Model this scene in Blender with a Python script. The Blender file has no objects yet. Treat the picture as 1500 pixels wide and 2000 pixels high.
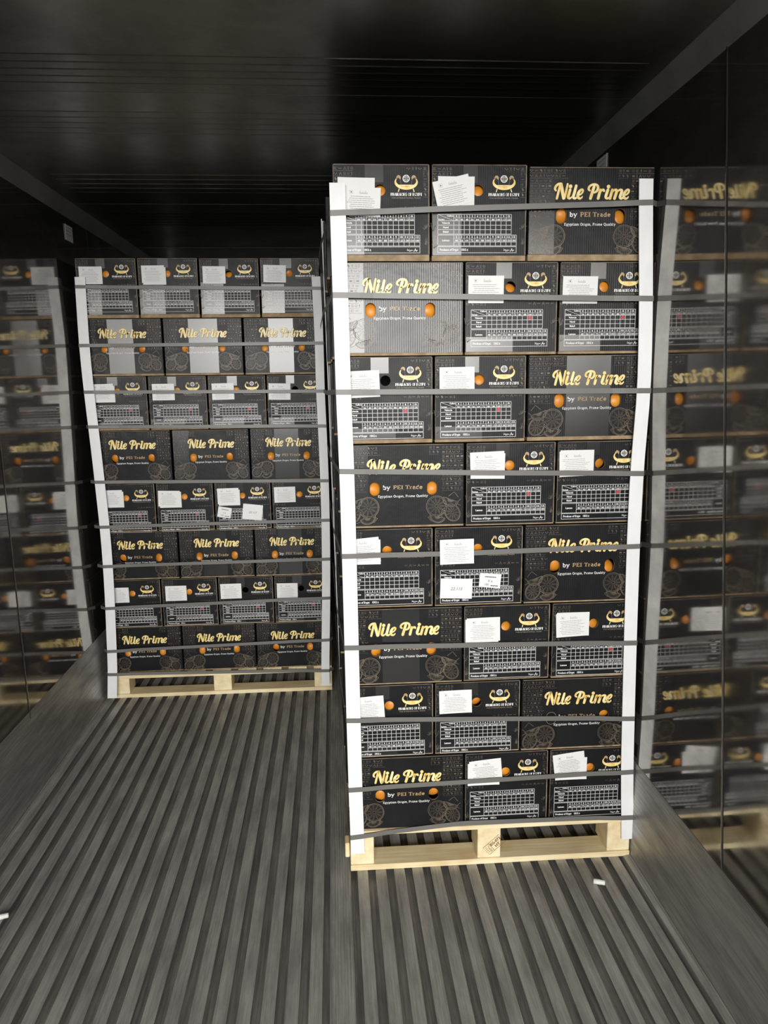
import bpy, bmesh, math, random
from mathutils import Vector, Matrix

# ------------------------------------------------------------------ camera, world, light, exposure
SC = bpy.context.scene
COL = SC.collection
F_PX, CX, CZ, YAW, PIT, ROL = 1450.0, -0.0252, 1.6935, 0.06668, 0.17363, -0.01223

def cam_axes():
    cy, sy, cp, sp, cr, sr = (math.cos(YAW), math.sin(YAW), math.cos(PIT), math.sin(PIT), math.cos(ROL), math.sin(ROL))
    fwd = Vector((sy*cp, cy*cp, -sp)); r = Vector((cy, -sy, 0)); u = r.cross(fwd)
    return cr*r + sr*u, -sr*r + cr*u, fwd

AR, AU, AF = cam_axes()
cam_data = bpy.data.cameras.new('camera'); cam = bpy.data.objects.new('camera', cam_data); COL.objects.link(cam)
cam.matrix_world = Matrix(((AR.x, AU.x, -AF.x, CX), (AR.y, AU.y, -AF.y, 0), (AR.z, AU.z, -AF.z, CZ), (0, 0, 0, 1)))
cam_data.sensor_fit = 'VERTICAL'; cam_data.sensor_height = 36; cam_data.lens = F_PX/2000*36
cam_data.clip_start = 0.02; cam_data.clip_end = 60
SC.camera = cam

world = bpy.data.worlds.new('dock_surroundings'); SC.world = world; world.use_nodes = True
world.node_tree.nodes['Background'].inputs[0].default_value = (0.95, 0.98, 1.0, 1)
world.node_tree.nodes['Background'].inputs[1].default_value = 0.30

# floodlit loading dock seen through the open container doors, behind the camera
la = bpy.data.lights.new('dock_floodlight', 'AREA'); la.shape = 'RECTANGLE'; la.size = 4.2; la.size_y = 2.1
la.energy = 640; la.color = (1.0, 0.985, 0.95)
lo = bpy.data.objects.new('dock_floodlight', la); COL.objects.link(lo)
lo.location = (-0.1, -5.0, 2.5)
lo.rotation_euler = (Vector((0.0, 3.0, 1.3)) - Vector(lo.location)).to_track_quat('-Z', 'Y').to_euler()

SC.view_settings.view_transform = 'Standard'; SC.view_settings.look = 'None'
SC.view_settings.gamma = 1.0; SC.view_settings.use_curve_mapping = False
SC.view_settings.exposure = 0.10

rng = random.Random(7)
PI = math.pi

# ------------------------------------------------------------------ measured layout (metres)
Y1, Y2, XB = 2.360, 3.934, -1.2735
LY1, LY2 = 0.0023, -0.0047
A = [.0076, .0086, -.0028, -.0078, -.0105, -.0092, -.0074, .0044, .0152]
B = [.0083, -.0017, -.004, -.0094, -.0216, -.0152, -.0093, .0061, .0267]
C1 = [.0034, -.0025, -.0054, -.0065, -.0026, -.0017, -.0055, -.0093, -.0165]
D2 = [-.0054, .0021, .0103, .0138, .0134, .0102, .0085, -.0024, .0005]
Z1 = [.1443 + k*.27289 + A[k] for k in range(9)]
Z2 = [.1372 + k*.26842 + B[k] for k in range(9)]
XL, XR = -1.305, 0.9995
YN, YF = -0.6, 6.4
HC = 2.58

def unproject_y(u, v, y):
    """pixel of the 1500x2000 survey photograph -> x,z on the vertical plane y"""
    d = AF + AR*(u-750)/F_PX + AU*(1000-v)/F_PX
    t = y/d.y
    return CX + t*d.x, CZ + t*d.z

# ------------------------------------------------------------------ materials
def nodes_of(name):
    m = bpy.data.materials.new(name); m.use_nodes = True
    nt = m.node_tree; return m, nt, nt.nodes['Principled BSDF']

def simple(name, col, rough=.5, metal=0, spec=.5):
    m, nt, b = nodes_of(name)
    b.inputs['Base Color'].default_value = (*col, 1); b.inputs['Roughness'].default_value = rough
    b.inputs['Metallic'].default_value = metal; b.inputs['Specular IOR Level'].default_value = spec
    return m

def N(nt, typ, **kw):
    n = nt.nodes.new(typ)
    for k, v in kw.items():
        if hasattr(n, k): setattr(n, k, v)
    return n

def obj_coord(nt, scale=(1, 1, 1), kind='Object'):
    tc = N(nt, 'ShaderNodeTexCoord'); mp = N(nt, 'ShaderNodeMapping')
    mp.inputs['Scale'].default_value = scale
    nt.links.new(tc.outputs[kind], mp.inputs['Vector']); return mp.outputs['Vector']

def noise(nt, vec, scale, detail=3, rough=.5):
    n = N(nt, 'ShaderNodeTexNoise'); n.inputs['Scale'].default_value = scale
    n.inputs['Detail'].default_value = detail; n.inputs['Roughness'].default_value = rough
    nt.links.new(vec, n.inputs['Vector']); return n.outputs['Fac']

def ramp(nt, fac, stops):
    r = N(nt, 'ShaderNodeValToRGB'); e = r.color_ramp.elements
    while len(e) < len(stops): e.new(.5)
    for i, (p, c) in enumerate(stops):
        e[i].position = p; e[i].color = (c, c, c, 1) if isinstance(c, (int, float)) else (*c, 1)
    nt.links.new(fac, r.inputs['Fac']); return r.outputs['Color']

def bump(nt, b, height, strength, dist=.001, prev=None):
    n = N(nt, 'ShaderNodeBump'); n.inputs['Strength'].default_value = strength; n.inputs['Distance'].default_value = dist
    nt.links.new(height, n.inputs['Height'])
    if prev is not None: nt.links.new(prev, n.inputs['Normal'])
    nt.links.new(n.outputs['Normal'], b.inputs['Normal']); return n.outputs['Normal']

def mat_card(name, base, r0, r1, wav):
    m, nt, b = nodes_of(name)
    v = obj_coord(nt)
    oi = N(nt, 'ShaderNodeObjectInfo')
    add = N(nt, 'ShaderNodeVectorMath', operation='ADD'); nt.links.new(v, add.inputs[0])
    sc = N(nt, 'ShaderNodeVectorMath', operation='SCALE'); sc.inputs['Scale'].default_value = 17
    cmb = N(nt, 'ShaderNodeCombineXYZ')
    for i in range(3): nt.links.new(oi.outputs['Random'], cmb.inputs[i])
    nt.links.new(cmb.outputs[0], sc.inputs[0]); nt.links.new(sc.outputs[0], add.inputs[1])
    vv = add.outputs[0]
    nz = noise(nt, vv, 9, 4)
    nt.links.new(ramp(nt, nz, [(.3, base), (.75, tuple(c*1.7 for c in base))]), b.inputs['Base Color'])
    nt.links.new(ramp(nt, noise(nt, vv, 4, 3), [(.3, r0), (.7, r1)]), b.inputs['Roughness'])
    w = N(nt, 'ShaderNodeTexWave'); w.inputs['Scale'].default_value = 45; w.inputs['Distortion'].default_value = .6
    w.inputs['Detail'].default_value = 1; w.inputs['Detail Scale'].default_value = .4
    nt.links.new(v, w.inputs['Vector'])
    p = bump(nt, b, w.outputs['Fac'], wav, .0006)
    bump(nt, b, noise(nt, vv, 14, 3), .25, .006, p)
    b.inputs['Specular IOR Level'].default_value = .17
    return m

M = {}
M['card'] = mat_card('black_printed_card', (.0080, .0080, .0092), .34, .48, .20)
M['card_film'] = mat_card('black_card_under_ribbed_film', (.0080, .0080, .0092), .22, .34, .5); M['card_film'].node_tree.nodes['Principled BSDF'].inputs['Specular IOR Level'].default_value = .36
m, nt, b = nodes_of('kraft_board'); M['kraft'] = m
v = obj_coord(nt)
nt.links.new(ramp(nt, noise(nt, v, 40, 3), [(.3, (.25, .17, .095)), (.7, (.40, .29, .17))]), b.inputs['Base Color']); b.inputs['Roughness'].default_value = .8
M['kraft_dark'] = simple('worn_board_edge', (.27, .21, .14), .75)
M['tape'] = simple('clear_tape_over_black', (.009, .009, .010), .22, 0, .5)
m, nt, b = nodes_of('gold_print'); M['gold'] = m
v = obj_coord(nt, (60, 60, 22))
nt.links.new(ramp(nt, noise(nt, v, 1.0, 1), [(.35, (.83, .55, .14)), (.62, (.96, .82, .40))]), b.inputs['Base Color']); b.inputs['Roughness'].default_value = .38
M['tan'] = simple('tan_print', (.46, .31, .15), .42)
M['white'] = simple('white_print', (.80, .80, .79), .45)
M['grey_print'] = simple('grey_print', (.20, .17, .12), .5)
M['red'] = simple('red_stamp', (.50, .035, .06), .5)
M['shadow_print'] = simple('dark_brown_print', (.018, .010, .003), .45)
m, nt, b = nodes_of('faint_bronze_art'); M['art'] = m
v = obj_coord(nt)
nt.links.new(ramp(nt, noise(nt, v, 14, 3), [(.33, (.034, .030, .025)), (.64, (.17, .14, .10))]), b.inputs['Base Color']); b.inputs['Roughness'].default_value = .42
m, nt, b = nodes_of('bronze_citrus_art'); M['citrus'] = m
v = obj_coord(nt)
nt.links.new(ramp(nt, noise(nt, v, 16, 2), [(.35, (.085, .068, .048)), (.7, (.22, .17, .11))]), b.inputs['Base Color']); b.inputs['Roughness'].default_value = .42
M['paper'] = simple('white_paper', (.80, .80, .79), .7)
M['ink'] = simple('grey_ink', (.36, .36, .37), .7)
M['ink_dark'] = simple('dark_ink', (.10, .10, .10), .7)
m, nt, b = nodes_of('white_edge_board'); M['edge'] = m
v = obj_coord(nt, (1, 1, .35))
nt.links.new(ramp(nt, noise(nt, v, 30, 3), [(.3, (.80, .81, .82)), (.7, (.88, .88, .88))]), b.inputs['Base Color']); b.inputs['Roughness'].default_value = .6
M['strap'] = simple('grey_polyester_strap', (.150, .146, .135), .42)
m, nt, b = nodes_of('orange_peel'); M['orange'] = m
v = obj_coord(nt)
nt.links.new(ramp(nt, noise(nt, v, 22, 2), [(.3, (.60, .20, .018)), (.75, (.74, .31, .03))]), b.inputs['Base Color']); b.inputs['Roughness'].default_value = .42
bump(nt, b, noise(nt, v, 420, 2), .3, .0008)
M['calyx'] = simple('orange_calyx', (.10, .12, .03), .7)
M['stamp'] = simple('burnt_stamp', (.13, .06, .02), .8)

def mat_wood(name, scale, c0=(.72, .57, .32), c1=(.88, .77, .51)):
    m, nt, b = nodes_of(name)
    v = obj_coord(nt, scale)
    w = noise(nt, v, 3.0, 6, .62)
    k = noise(nt, obj_coord(nt, (3.5, 3.5, 3.5)), 2.2, 2)
    mix = N(nt, 'ShaderNodeMix', data_type='RGBA', blend_type='MULTIPLY'); mix.inputs[0].default_value = .55
    nt.links.new(ramp(nt, w, [(.32, c0), (.62, c1)]), mix.inputs[6])
    nt.links.new(ramp(nt, k, [(.3, (.78, .66, .5)), (.55, (1, 1, 1))]), mix.inputs[7])
    nt.links.new(mix.outputs[2], b.inputs['Base Color']); b.inputs['Roughness'].default_value = .68
    bump(nt, b, w, .2, .002)
    return m
M['wood_x'] = mat_wood('pine_grain_across', (1.2, 22, 22))
M['wood_y'] = mat_wood('pine_grain_lengthwise', (22, 1.2, 22))
M['wood_b'] = mat_wood('pine_block', (9, 2, 9), (.76, .61, .35), (.90, .79, .53))

def mat_metal(name, base, r0, r1, streak, metal, wavy=(0, 0), fine=0, dark=None, patch=.62):
    m, nt, b = nodes_of(name)
    oi = N(nt, 'ShaderNodeObjectInfo'); mul = N(nt, 'ShaderNodeMath', operation='MULTIPLY'); mul.inputs[1].default_value = 41
    nt.links.new(oi.outputs['Random'], mul.inputs[0]); cmb = N(nt, 'ShaderNodeCombineXYZ'); nt.links.new(mul.outputs[0], cmb.inputs[1])
    def coord(sc):
        add = N(nt, 'ShaderNodeVectorMath', operation='ADD'); nt.links.new(obj_coord(nt, sc), add.inputs[0]); nt.links.new(cmb.outputs[0], add.inputs[1]); return add.outputs[0]
    n1 = noise(nt, coord(streak), 6, 5, .6)
    n2 = noise(nt, coord((streak[0]**.5, 1, streak[2]**.5)), 3.2, 6, .66)
    mix = N(nt, 'ShaderNodeMix', data_type='RGBA', blend_type='MULTIPLY'); mix.inputs[0].default_value = 1
    d = dark or .55
    nt.links.new(ramp(nt, n1, [(.3, tuple(c*d for c in base)), (.7, base)]), mix.inputs[6])
    nt.links.new(ramp(nt, n2, [(.34, patch), (.62, 1.0)]), mix.inputs[7])
    nt.links.new(mix.outputs[2], b.inputs['Base Color'])
    nt.links.new(ramp(nt, n2, [(.3, r1), (.65, r0)]), b.inputs['Roughness'])
    b.inputs['Metallic'].default_value = metal
    p = None
    if wavy[0]: p = bump(nt, b, noise(nt, obj_coord(nt, (1, 1, .8)), wavy[0], 2, .4), 1, wavy[1])
    if fine: bump(nt, b, n1, fine, .002, p)
    return m
M['wall'] = mat_metal('mirror_stainless', (.40, .385, .36), .05, .12, (1, .6, 3), .93, (3.5, .0009), .002, .85)
M['ceil'] = mat_metal('dull_stainless_ceiling', (.30, .295, .27), .30, .40, (1, 1, 1), 1, (0, 0), .02, .85)
M['trim'] = mat_metal('grey_corner_trim', (.20, .20, .19), .45, .6, (1, .4, 1), .3, (0, 0), .03, .8)
M['kick'] = mat_metal('brushed_scuff_plate', (.50, .49, .46), .32, .48, (26, .5, 26), .45, (0, 0), .2, .6)
M['bar'] = mat_metal('worn_aluminium_tbar', (.49, .475, .44), .38, .60, (30, .8, 30), .25, (0, 0), .12, .66, .58)
M['base'] = mat_metal('dirty_channel_floor', (.36, .345, .31), .5, .7, (20, .7, 20), .15, (0, 0), .15, .5)
M['bulkhead'] = mat_metal('dark_bulkhead', (.10, .10, .10), .5, .6, (1, 1, 1), .3)
M['plastic'] = simple('white_plastic', (.80, .79, .76), .5)
M['sticker'] = simple('white_sticker', (.55, .55, .54), .6)

# ------------------------------------------------------------------ object helpers
def link(name, mesh, parent=None, loc=(0, 0, 0), rot=(0, 0, 0)):
    o = bpy.data.objects.new(name, mesh); COL.objects.link(o)
    o.location = loc; o.rotation_euler = rot
    if parent is not None: o.parent = parent
    return o

def tag(o, label=None, cat=None, group=None, kind=None):
    if label: o['label'] = label
    if cat: o['category'] = cat
    if group: o['group'] = group
    if kind: o['kind'] = kind
    return o

def mesh_of(name, verts, faces, mats, idx=None, smooth=False):
    me = bpy.data.meshes.new(name); me.from_pydata(verts, [], faces)
    for mt in (mats if isinstance(mats, (list, tuple)) else [mats]): me.materials.append(mt)
    if idx: me.polygons.foreach_set('material_index', idx)
    if smooth: me.polygons.foreach_set('use_smooth', [True]*len(faces))
    me.update(); return me

def box_vf(x0, x1, y0, y1, z0, z1):
    v = [(x, y, z) for z in (z0, z1) for y in (y0, y1) for x in (x0, x1)]
    f = [(0, 2, 3, 1), (4, 5, 7, 6), (0, 1, 5, 4), (2, 6, 7, 3), (0, 4, 6, 2), (1, 3, 7, 5)]
    return v, f

def bevel_box(name, sx, sy, sz, mat, bev=.002, seg=1):
    """box centred in x,y, base at z=0, with bevelled edges"""
    bm = bmesh.new(); bmesh.ops.create_cube(bm, size=1)
    for vt in bm.verts: vt.co = Vector((vt.co.x*sx, vt.co.y*sy, (vt.co.z+.5)*sz))
    bmesh.ops.bevel(bm, geom=bm.edges[:], offset=bev, segments=seg, affect='EDGES', profile=.5)
    me = bpy.data.meshes.new(name); bm.to_mesh(me); bm.free(); me.materials.append(mat); return me

def profile_extrude(name, prof, y0, y1, mat, closed=True):
    """x,z profile swept along y"""
    n = len(prof)
    vs = [(x, y0, z) for x, z in prof] + [(x, y1, z) for x, z in prof]
    fs = [(i, (i+1) % n, n+(i+1) % n, n+i) for i in range(n if closed else n-1)]
    if closed: fs += [tuple(range(n-1, -1, -1)), tuple(range(n, 2*n))]
    return mesh_of(name, vs, fs, mat)

# ------------------------------------------------------------------ the container
floor = tag(link('floor', None), 'grey aluminium T-bar floor of the reefer container', kind='structure')
link('floor_base', profile_extrude('floor_base', [(XL-.02, -.048), (XR+.02, -.048), (XR+.02, -.028), (XL-.02, -.028)], YN, YF, M['base']), floor)
tb = profile_extrude('t_bar', [(-.003, -.028), (.003, -.028), (.0035, -.008), (.0180, -.006), (.0187, -.001), (.0170, 0), (-.0170, 0), (-.0187, -.001), (-.0180, -.006), (-.0035, -.008)], YN, YF, M['bar'])
xs = [.041 + .0645*i for i in range(15)] + [-.112 - .0645*i for i in range(19)]
for x in xs:
    link('t_bar', tb, floor, (x, 0, 0))
prof = [(-.036, -.028)]
for i in range(9):
    x = -.036 + i*.009; prof += [(x, 0 if i not in (0, 8) else -.003), (min(x+.005, .036), 0), (min(x+.006, .036), -.002), (min(x+.0085, .036), -.002)]
prof += [(.036, -.028)]
link('centre_plate', profile_extrude('centre_plate', prof, YN, YF, M['bar']), floor, (-.036, 0, 0))
for s, xe in ((1, .991), (-1, -1.283)):
    link('edge_rail', profile_extrude('edge_rail', [(-.012, -.028), (.012, -.028), (.012, .004), (.004, .006), (-.012, .002)] if s > 0 else [(-.012, -.028), (.012, -.028), (.012, .002), (-.004, .006), (-.012, .004)], YN, YF, M['bar']), floor, (xe, 0, 0))

def wall(side, xw, s, joints, lean=0):
    w = tag(link('wall_'+side, None, None, (.0110, 0, 0), (0, -.0085, 0)), None, kind='structure')   # the box sits a touch out of plumb
    ys = [YN] + joints + [YF]
    for a, c in zip(ys[:-1], ys[1:]):
        bm = bmesh.new()
        nx = max(2, int((c-a)/.12)); nz = 24
        g = [[bm.verts.new((0, a+.0008+(c-a-.0016)*i/nx + lean*((2.525-.33)*j/nz+.33-1.2)*(i/nx if a == YN or c != YF else 1-i/nx if c == YF else 1), .33+(2.525-.33)*j/nz)) for j in range(nz+1)] for i in range(nx+1)]
        for i in range(nx):
            for j in range(nz):
                q = (g[i][j], g[i][j+1], g[i+1][j+1], g[i+1][j]) if s > 0 else (g[i][j], g[i+1][j], g[i+1][j+1], g[i][j+1])
                bm.faces.new(q)
        ext = bmesh.ops.extrude_face_region(bm, geom=bm.faces[:])
        for e in ext['geom']:
            if isinstance(e, bmesh.types.BMVert): e.co.x += s*.02
        bmesh.ops.recalc_face_normals(bm, faces=bm.faces[:])
        me = bpy.data.meshes.new('wall_panel'); bm.to_mesh(me); bm.free(); me.materials.append(M['wall'])
        link('wall_panel', me, w, (xw, 0, 0))
    for j in joints:
        bead = mesh_of('joint_bead', *(lambda r: (
            [(xw - s*(.001 + r*math.sin(PI*i/6)) , j + lean*(z-1.2) - r*math.cos(PI*i/6)*2.4, z) for z in (.36, 2.52) for i in range(7)],
            [(i, i+1, 8+i, 7+i) for i in range(6)]))(.0018), M['wall'], smooth=True)
        link('joint_bead', bead, w)
    return w
wall('right', XR, 1, [1.85], .10)
wall('left', XL, -1, [.35, 1.65, 2.955, 4.26])
for side, s in (('left', -1), ('right', 1)):
    if s > 0: pr = [(1.0060, .0), (1.0055, .365), (XR+.04, .365), (XR+.04, -.05), (1.0060, -.05)]
    else: pr = [(-1.298, -.05), (XL-.03, -.05), (XL-.03, .375), (-1.2955, .375), (-1.298, 0)]
    tag(link('baseboard_'+side, profile_extrude('baseboard_'+side, pr, YN, YF, M['kick'])), None, kind='structure')
    if s > 0: pr = [(.988, 2.512), (XR+.02, 2.512), (XR+.02, HC+.01), (.958, HC+.01), (.958, HC-.004)]
    else: pr = [(-1.314, 2.512), (-1.280, HC-.004), (-1.280, HC+.01), (XL-.03, HC+.01), (XL-.03, 2.512)]
    tag(link('trim_'+('1' if s < 0 else '2'), profile_extrude('corner_trim', pr, YN, YF, M['trim'])), None, kind='structure')
ceil = tag(link('ceiling', None), None, kind='structure')
cy0 = [YN, .95, 2.52, 3.98, 5.2, YF]
for a, c in zip(cy0[:-1], cy0[1:]):
    link('ceiling_panel', mesh_of('ceiling_panel', *box_vf(XL-.02, XR+.02, a+.0015, c-.0015, HC, HC+.02), M['ceil']), ceil)
vs, fs = [], []
for g in ([2.253+.049*i for i in range(5)] + [2.69+.054*i for i in range(5)] + [3.446+.075*i for i in range(5)] + [.7+.05*i for i in range(5)] + [1.2+.05*i for i in range(5)] + [4.2+.07*i for i in range(5)]):
    n = len(vs)
    vs += [(-1.2, g-.004, HC), (.90, g-.004, HC), (.90, g, HC-.0016), (-1.2, g, HC-.0016), (-1.2, g+.004, HC), (.90, g+.004, HC)]
    fs += [(n, n+1, n+2, n+3), (n+3, n+2, n+5, n+4)]
tag(link('stiffening_ribs', mesh_of('stiffening_ribs', vs, fs, M['ceil']), ceil), kind='stuff')
tag(link('wall_back', mesh_of('wall_back', *box_vf(XL, XR, YF, YF+.05, -.05, HC), M['bulkhead'])), None, kind='structure')

for s, xe in ((1, 1.0015), (-1, -1.2935)):
    link('edge_lip', profile_extrude('edge_lip', [(-.003, -.02), (.003, -.02), (.003, .006), (-.003, .006)], YN, YF, M['bar']), floor, (xe, 0, 0))

# ------------------------------------------------------------------ flat print: strokes, text, charts
class Ink:
    """flat artwork in face coordinates: u to the right, v down from the top edge (metres)"""
    def __init__(s): s.v, s.f, s.m = [], [], []
    def poly(s, pts, m=0, lay=0):
        n = len(s.v); s.v += [(p[0], p[1], lay) for p in pts]; s.f.append(tuple(range(n, n+len(pts)))); s.m.append(m)
    def rect(s, u0, v0, u1, v1, m=0, lay=0): s.poly([(u0, v0), (u0, v1), (u1, v1), (u1, v0)], m, lay)
    def stroke(s, pts, m=0, lay=0, caps=True, closed=False):
        """pts: (u, v, width)"""
        n = len(pts); L, R = [], []
        for i in range(n):
            a = pts[(i-1) % n] if (closed or i) else pts[i]; c = pts[(i+1) % n] if (closed or i < n-1) else pts[i]
            dx, dy = c[0]-a[0], c[1]-a[1]; d = math.hypot(dx, dy) or 1e-9
            w = pts[i][2]/2; px, py = -dy/d*w, dx/d*w
            L.append((pts[i][0]+px, pts[i][1]+py)); R.append((pts[i][0]-px, pts[i][1]-py))
        k = len(s.v); s.v += [(q[0], q[1], lay) for q in L] + [(q[0], q[1], lay) for q in R]
        for i in range(n if closed else n-1):
            j = (i+1) % n; s.f.append((k+i, k+j, k+n+j, k+n+i)); s.m.append(m)
        if caps and not closed:
            for e, o in ((0, 1), (n-1, n-2)):
                a0 = math.atan2(pts[e][1]-pts[o][1], pts[e][0]-pts[o][0]); r = pts[e][2]/2
                s.poly([(pts[e][0]+r*math.cos(a0-PI/2+PI*i/5), pts[e][1]+r*math.sin(a0-PI/2+PI*i/5)) for i in range(6)], m, lay)
    def line(s, u0, v0, u1, v1, w, m=0, lay=0): s.stroke([(u0, v0, w), (u1, v1, w)], m, lay, caps=False)
    def disc(s, u, v, r, m=0, lay=0, n=16): s.poly([(u+r*math.cos(2*PI*i/n), v+r*math.sin(2*PI*i/n)) for i in range(n)], m, lay)
    def ring(s, u, v, rx, ry, w, m=0, lay=0, a0=0, a1=2*PI, n=24, tilt=0):
        ct, st = math.cos(tilt), math.sin(tilt); pts = []
        full = abs(a1-a0-2*PI) < 1e-6
        for i in range(n if full else n+1):
            a = a0+(a1-a0)*i/n; x, y = rx*math.cos(a), ry*math.sin(a)
            pts.append((u+x*ct-y*st, v+x*st+y*ct, w))
        s.stroke(pts, m, lay, caps=False, closed=full)
    def mesh(s, name, mats, eps=.0005):
        vs = [(u, -(eps+lay*.0002), -v) for u, v, lay in s.v]
        me = mesh_of(name, vs, s.f, mats, s.m)
        bm = bmesh.new(); bm.from_mesh(me)
        for f in bm.faces:
            f.normal_update()
            if f.normal.y > 0: f.normal_flip()
        bm.to_mesh(me); bm.free(); return me

def spline(pts, sub=5):
    out = []; n = len(pts)
    for i in range(n-1):
        p0, p1, p2, p3 = pts[max(i-1, 0)], pts[i], pts[i+1], pts[min(i+2, n-1)]
        for k in range(sub):
            t = k/sub
            out.append(tuple(.5*((2*p1[j]) + (-p0[j]+p2[j])*t + (2*p0[j]-5*p1[j]+4*p2[j]-p3[j])*t*t + (-p0[j]+3*p1[j]-3*p2[j]+p3[j])*t**3) for j in range(3)))
    out.append(pts[-1]); return out

_tc = {}
def text_poly(txt, bold=0.0):
    """built-in sans face as flat polygons, cap height about .73"""
    key = (txt, bold)
    if key in _tc: return _tc[key]
    cu = bpy.data.curves.new('t', 'FONT'); cu.body = txt; cu.size = 1; cu.resolution_u = 2; cu.offset = bold
    o = bpy.data.objects.new('t', cu); COL.objects.link(o)
    dg = bpy.context.evaluated_depsgraph_get(); me = bpy.data.meshes.new_from_object(o.evaluated_get(dg))
    vs = [tuple(p.co[:2]) for p in me.vertices]; fs = [tuple(p.vertices) for p in me.polygons]
    bpy.data.objects.remove(o); bpy.data.curves.remove(cu); bpy.data.meshes.remove(me)
    xsn = [p[0] for p in vs]; _tc[key] = (vs, fs, min(xsn), max(xsn)); return _tc[key]

def put_text(ink, txt, u, v, cap, m=0, lay=0, width=None, align='c', bold=.01, rot=0, slant=0):
    vs, fs, x0, x1 = text_poly(txt, bold); sy = cap/.73; sx = sy if width is None else width/(x1-x0)
    off = {'c': (x0+x1)/2, 'l': x0, 'r': x1}[align]
    c, s_ = math.cos(rot), math.sin(rot); n = len(ink.v)
    for x, y in vs:
        a, b_ = (x-off)*sx + slant*y*sy, -y*sy
        ink.v.append((u+a*c+b_*s_, v-a*s_+b_*c, lay))
    for f in fs: ink.f.append(tuple(n+i for i in f)); ink.m.append(m)

def arc(cx, cy, rx, ry, a0, a1, n=10):
    return [(cx+rx*math.cos(math.radians(a0+(a1-a0)*i/n)), cy+ry*math.sin(math.radians(a0+(a1-a0)*i/n))) for i in range(n+1)]
T, S = .20, .10
# slab-serif letters, y up, cap height 1
SER = {
 'b': (.74, [([(.17, 0), (.17, 1)], T), (arc(.4, .34, .22, .29, 0, 360, 14), .17), ([(.02, .95), (.17, .95)], S)]),
 'y': (.74, [([(.12, .66), (.38, .04)], .19), ([(.62, .66), (.36, .0), (.26, -.22), (.10, -.24)], .13), ([(0, .66), (.26, .66)], S), ([(.5, .66), (.74, .66)], S)]),
 'P': (.80, [([(.2, 0), (.2, 1)], T), ([(.2, .95), (.46, .95)] + arc(.46, .71, .2, .24, 90, -90, 8) + [(.2, .47)], .14), ([(.02, .05), (.38, .05)], S), ([(.02, .95), (.2, .95)], S)]),
 'E': (.80, [([(.2, 0), (.2, 1)], T), ([(.02, .95), (.7, .95), (.7, .74)], S), ([(.02, .05), (.72, .05), (.72, .28)], S), ([(.2, .5), (.52, .5)], S), ([(.52, .38), (.52, .64)], S)]),
 'I': (.46, [([(.23, 0), (.23, 1)], T), ([(.04, .95), (.42, .95)], S), ([(.04, .05), (.42, .05)], S)]),
 'T': (.86, [([(.43, 0), (.43, 1)], T), ([(.05, .72), (.05, .95), (.81, .95), (.81, .72)], S), ([(.25, .05), (.61, .05)], S)]),
 'r': (.58, [([(.18, 0), (.18, .7)], T), ([(.18, .42), (.28, .6), (.46, .62)], .16), ([(.02, .05), (.36, .05)], S), ([(.02, .66), (.18, .66)], S)]),
 'a': (.68, [(arc(.3, .5, .17, .16, 160, 0, 8) + [(.47, 0.04), (.62, .05)], .17), (arc(.29, .21, .17, .16, 0, 360, 12), .15)]),
 'd': (.76, [([(.54, 0), (.54, 1)], T), (arc(.32, .34, .22, .29, 0, 360, 14), .17), ([(.40, .95), (.54, .95)], S), ([(.54, .05), (.70, .05)], S)]),
 'e': (.68, [([(.1, .36), (.56, .36)] + arc(.33, .35, .24, .29, 5, 320, 14), .16)]),
 'g': (.70, [(arc(.32, .42, .2, .22, 0, 360, 12), .16), (arc(.32, -.10, .24, .14, 0, 360, 12), .12), ([(.22, .2), (.16, .1), (.4, .06)], .12), ([(.46, .6), (.64, .66)], .12)]),
 'p': (.76, [([(.17, -.28), (.17, .7)], T), (arc(.4, .34, .22, .29, 0, 360, 14), .17), ([(.02, -.25), (.36, -.25)], S), ([(.02, .66), (.17, .66)], S)]),
 't': (.50, [([(.2, .92), (.2, .16)] + arc(.32, .16, .12, .12, 180, 320, 6), .17), ([(.03, .64), (.42, .64)], S)]),
 'i': (.40, [([(.2, 0), (.2, .7)], T), ([(.2, .93), (.2, .95)], .22), ([(.03, .05), (.38, .05)], S), ([(.04, .66), (.2, .66)], S)]),
 'n': (.80, [([(.18, 0), (.18, .7)], T), ([(.18, .48)] + arc(.4, .44, .2, .2, 150, 0, 7) + [(.60, 0)], .19), ([(.02, .05), (.34, .05)], S), ([(.46, .05), (.76, .05)], S), ([(.02, .66), (.18, .66)], S)]),
 'm': (1.14, [([(.18, 0), (.18, .7)], T), ([(.18, .48)] + arc(.37, .46, .17, .18, 150, 0, 6) + [(.54, 0)], .18), ([(.54, .48)] + arc(.75, .46, .17, .18, 150, 0, 6) + [(.92, 0)], .18), ([(.02, .05), (.34, .05)], S), ([(.80, .05), (1.1, .05)], S)]),
 'u': (.78, [([(.16, .66), (.16, .2)] + arc(.35, .22, .19, .18, 180, 330, 7), .18), ([(.58, .7), (.58, 0)], T), ([(.02, .66), (.16, .66)], S), ([(.58, .05), (.74, .05)], S)]),
 'l': (.40, [([(.2, 0), (.2, 1)], T), ([(.03, .05), (.38, .05)], S), ([(.04, .95), (.2, .95)], S)]),
 'O': (.94, [(arc(.46, .5, .34, .44, 0, 360, 18), .18)]),
 'Q': (.94, [(arc(.46, .5, .34, .44, 0, 360, 18), .18), ([(.45, .2), (.62, -.05), (.84, -.10)], .14)]),
 ',': (.30, [([(.14, .08), (.14, .02), (.06, -.16)], .17)]),
 ' ': (.40, []),
}
FT, HN = .36, .085
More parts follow.
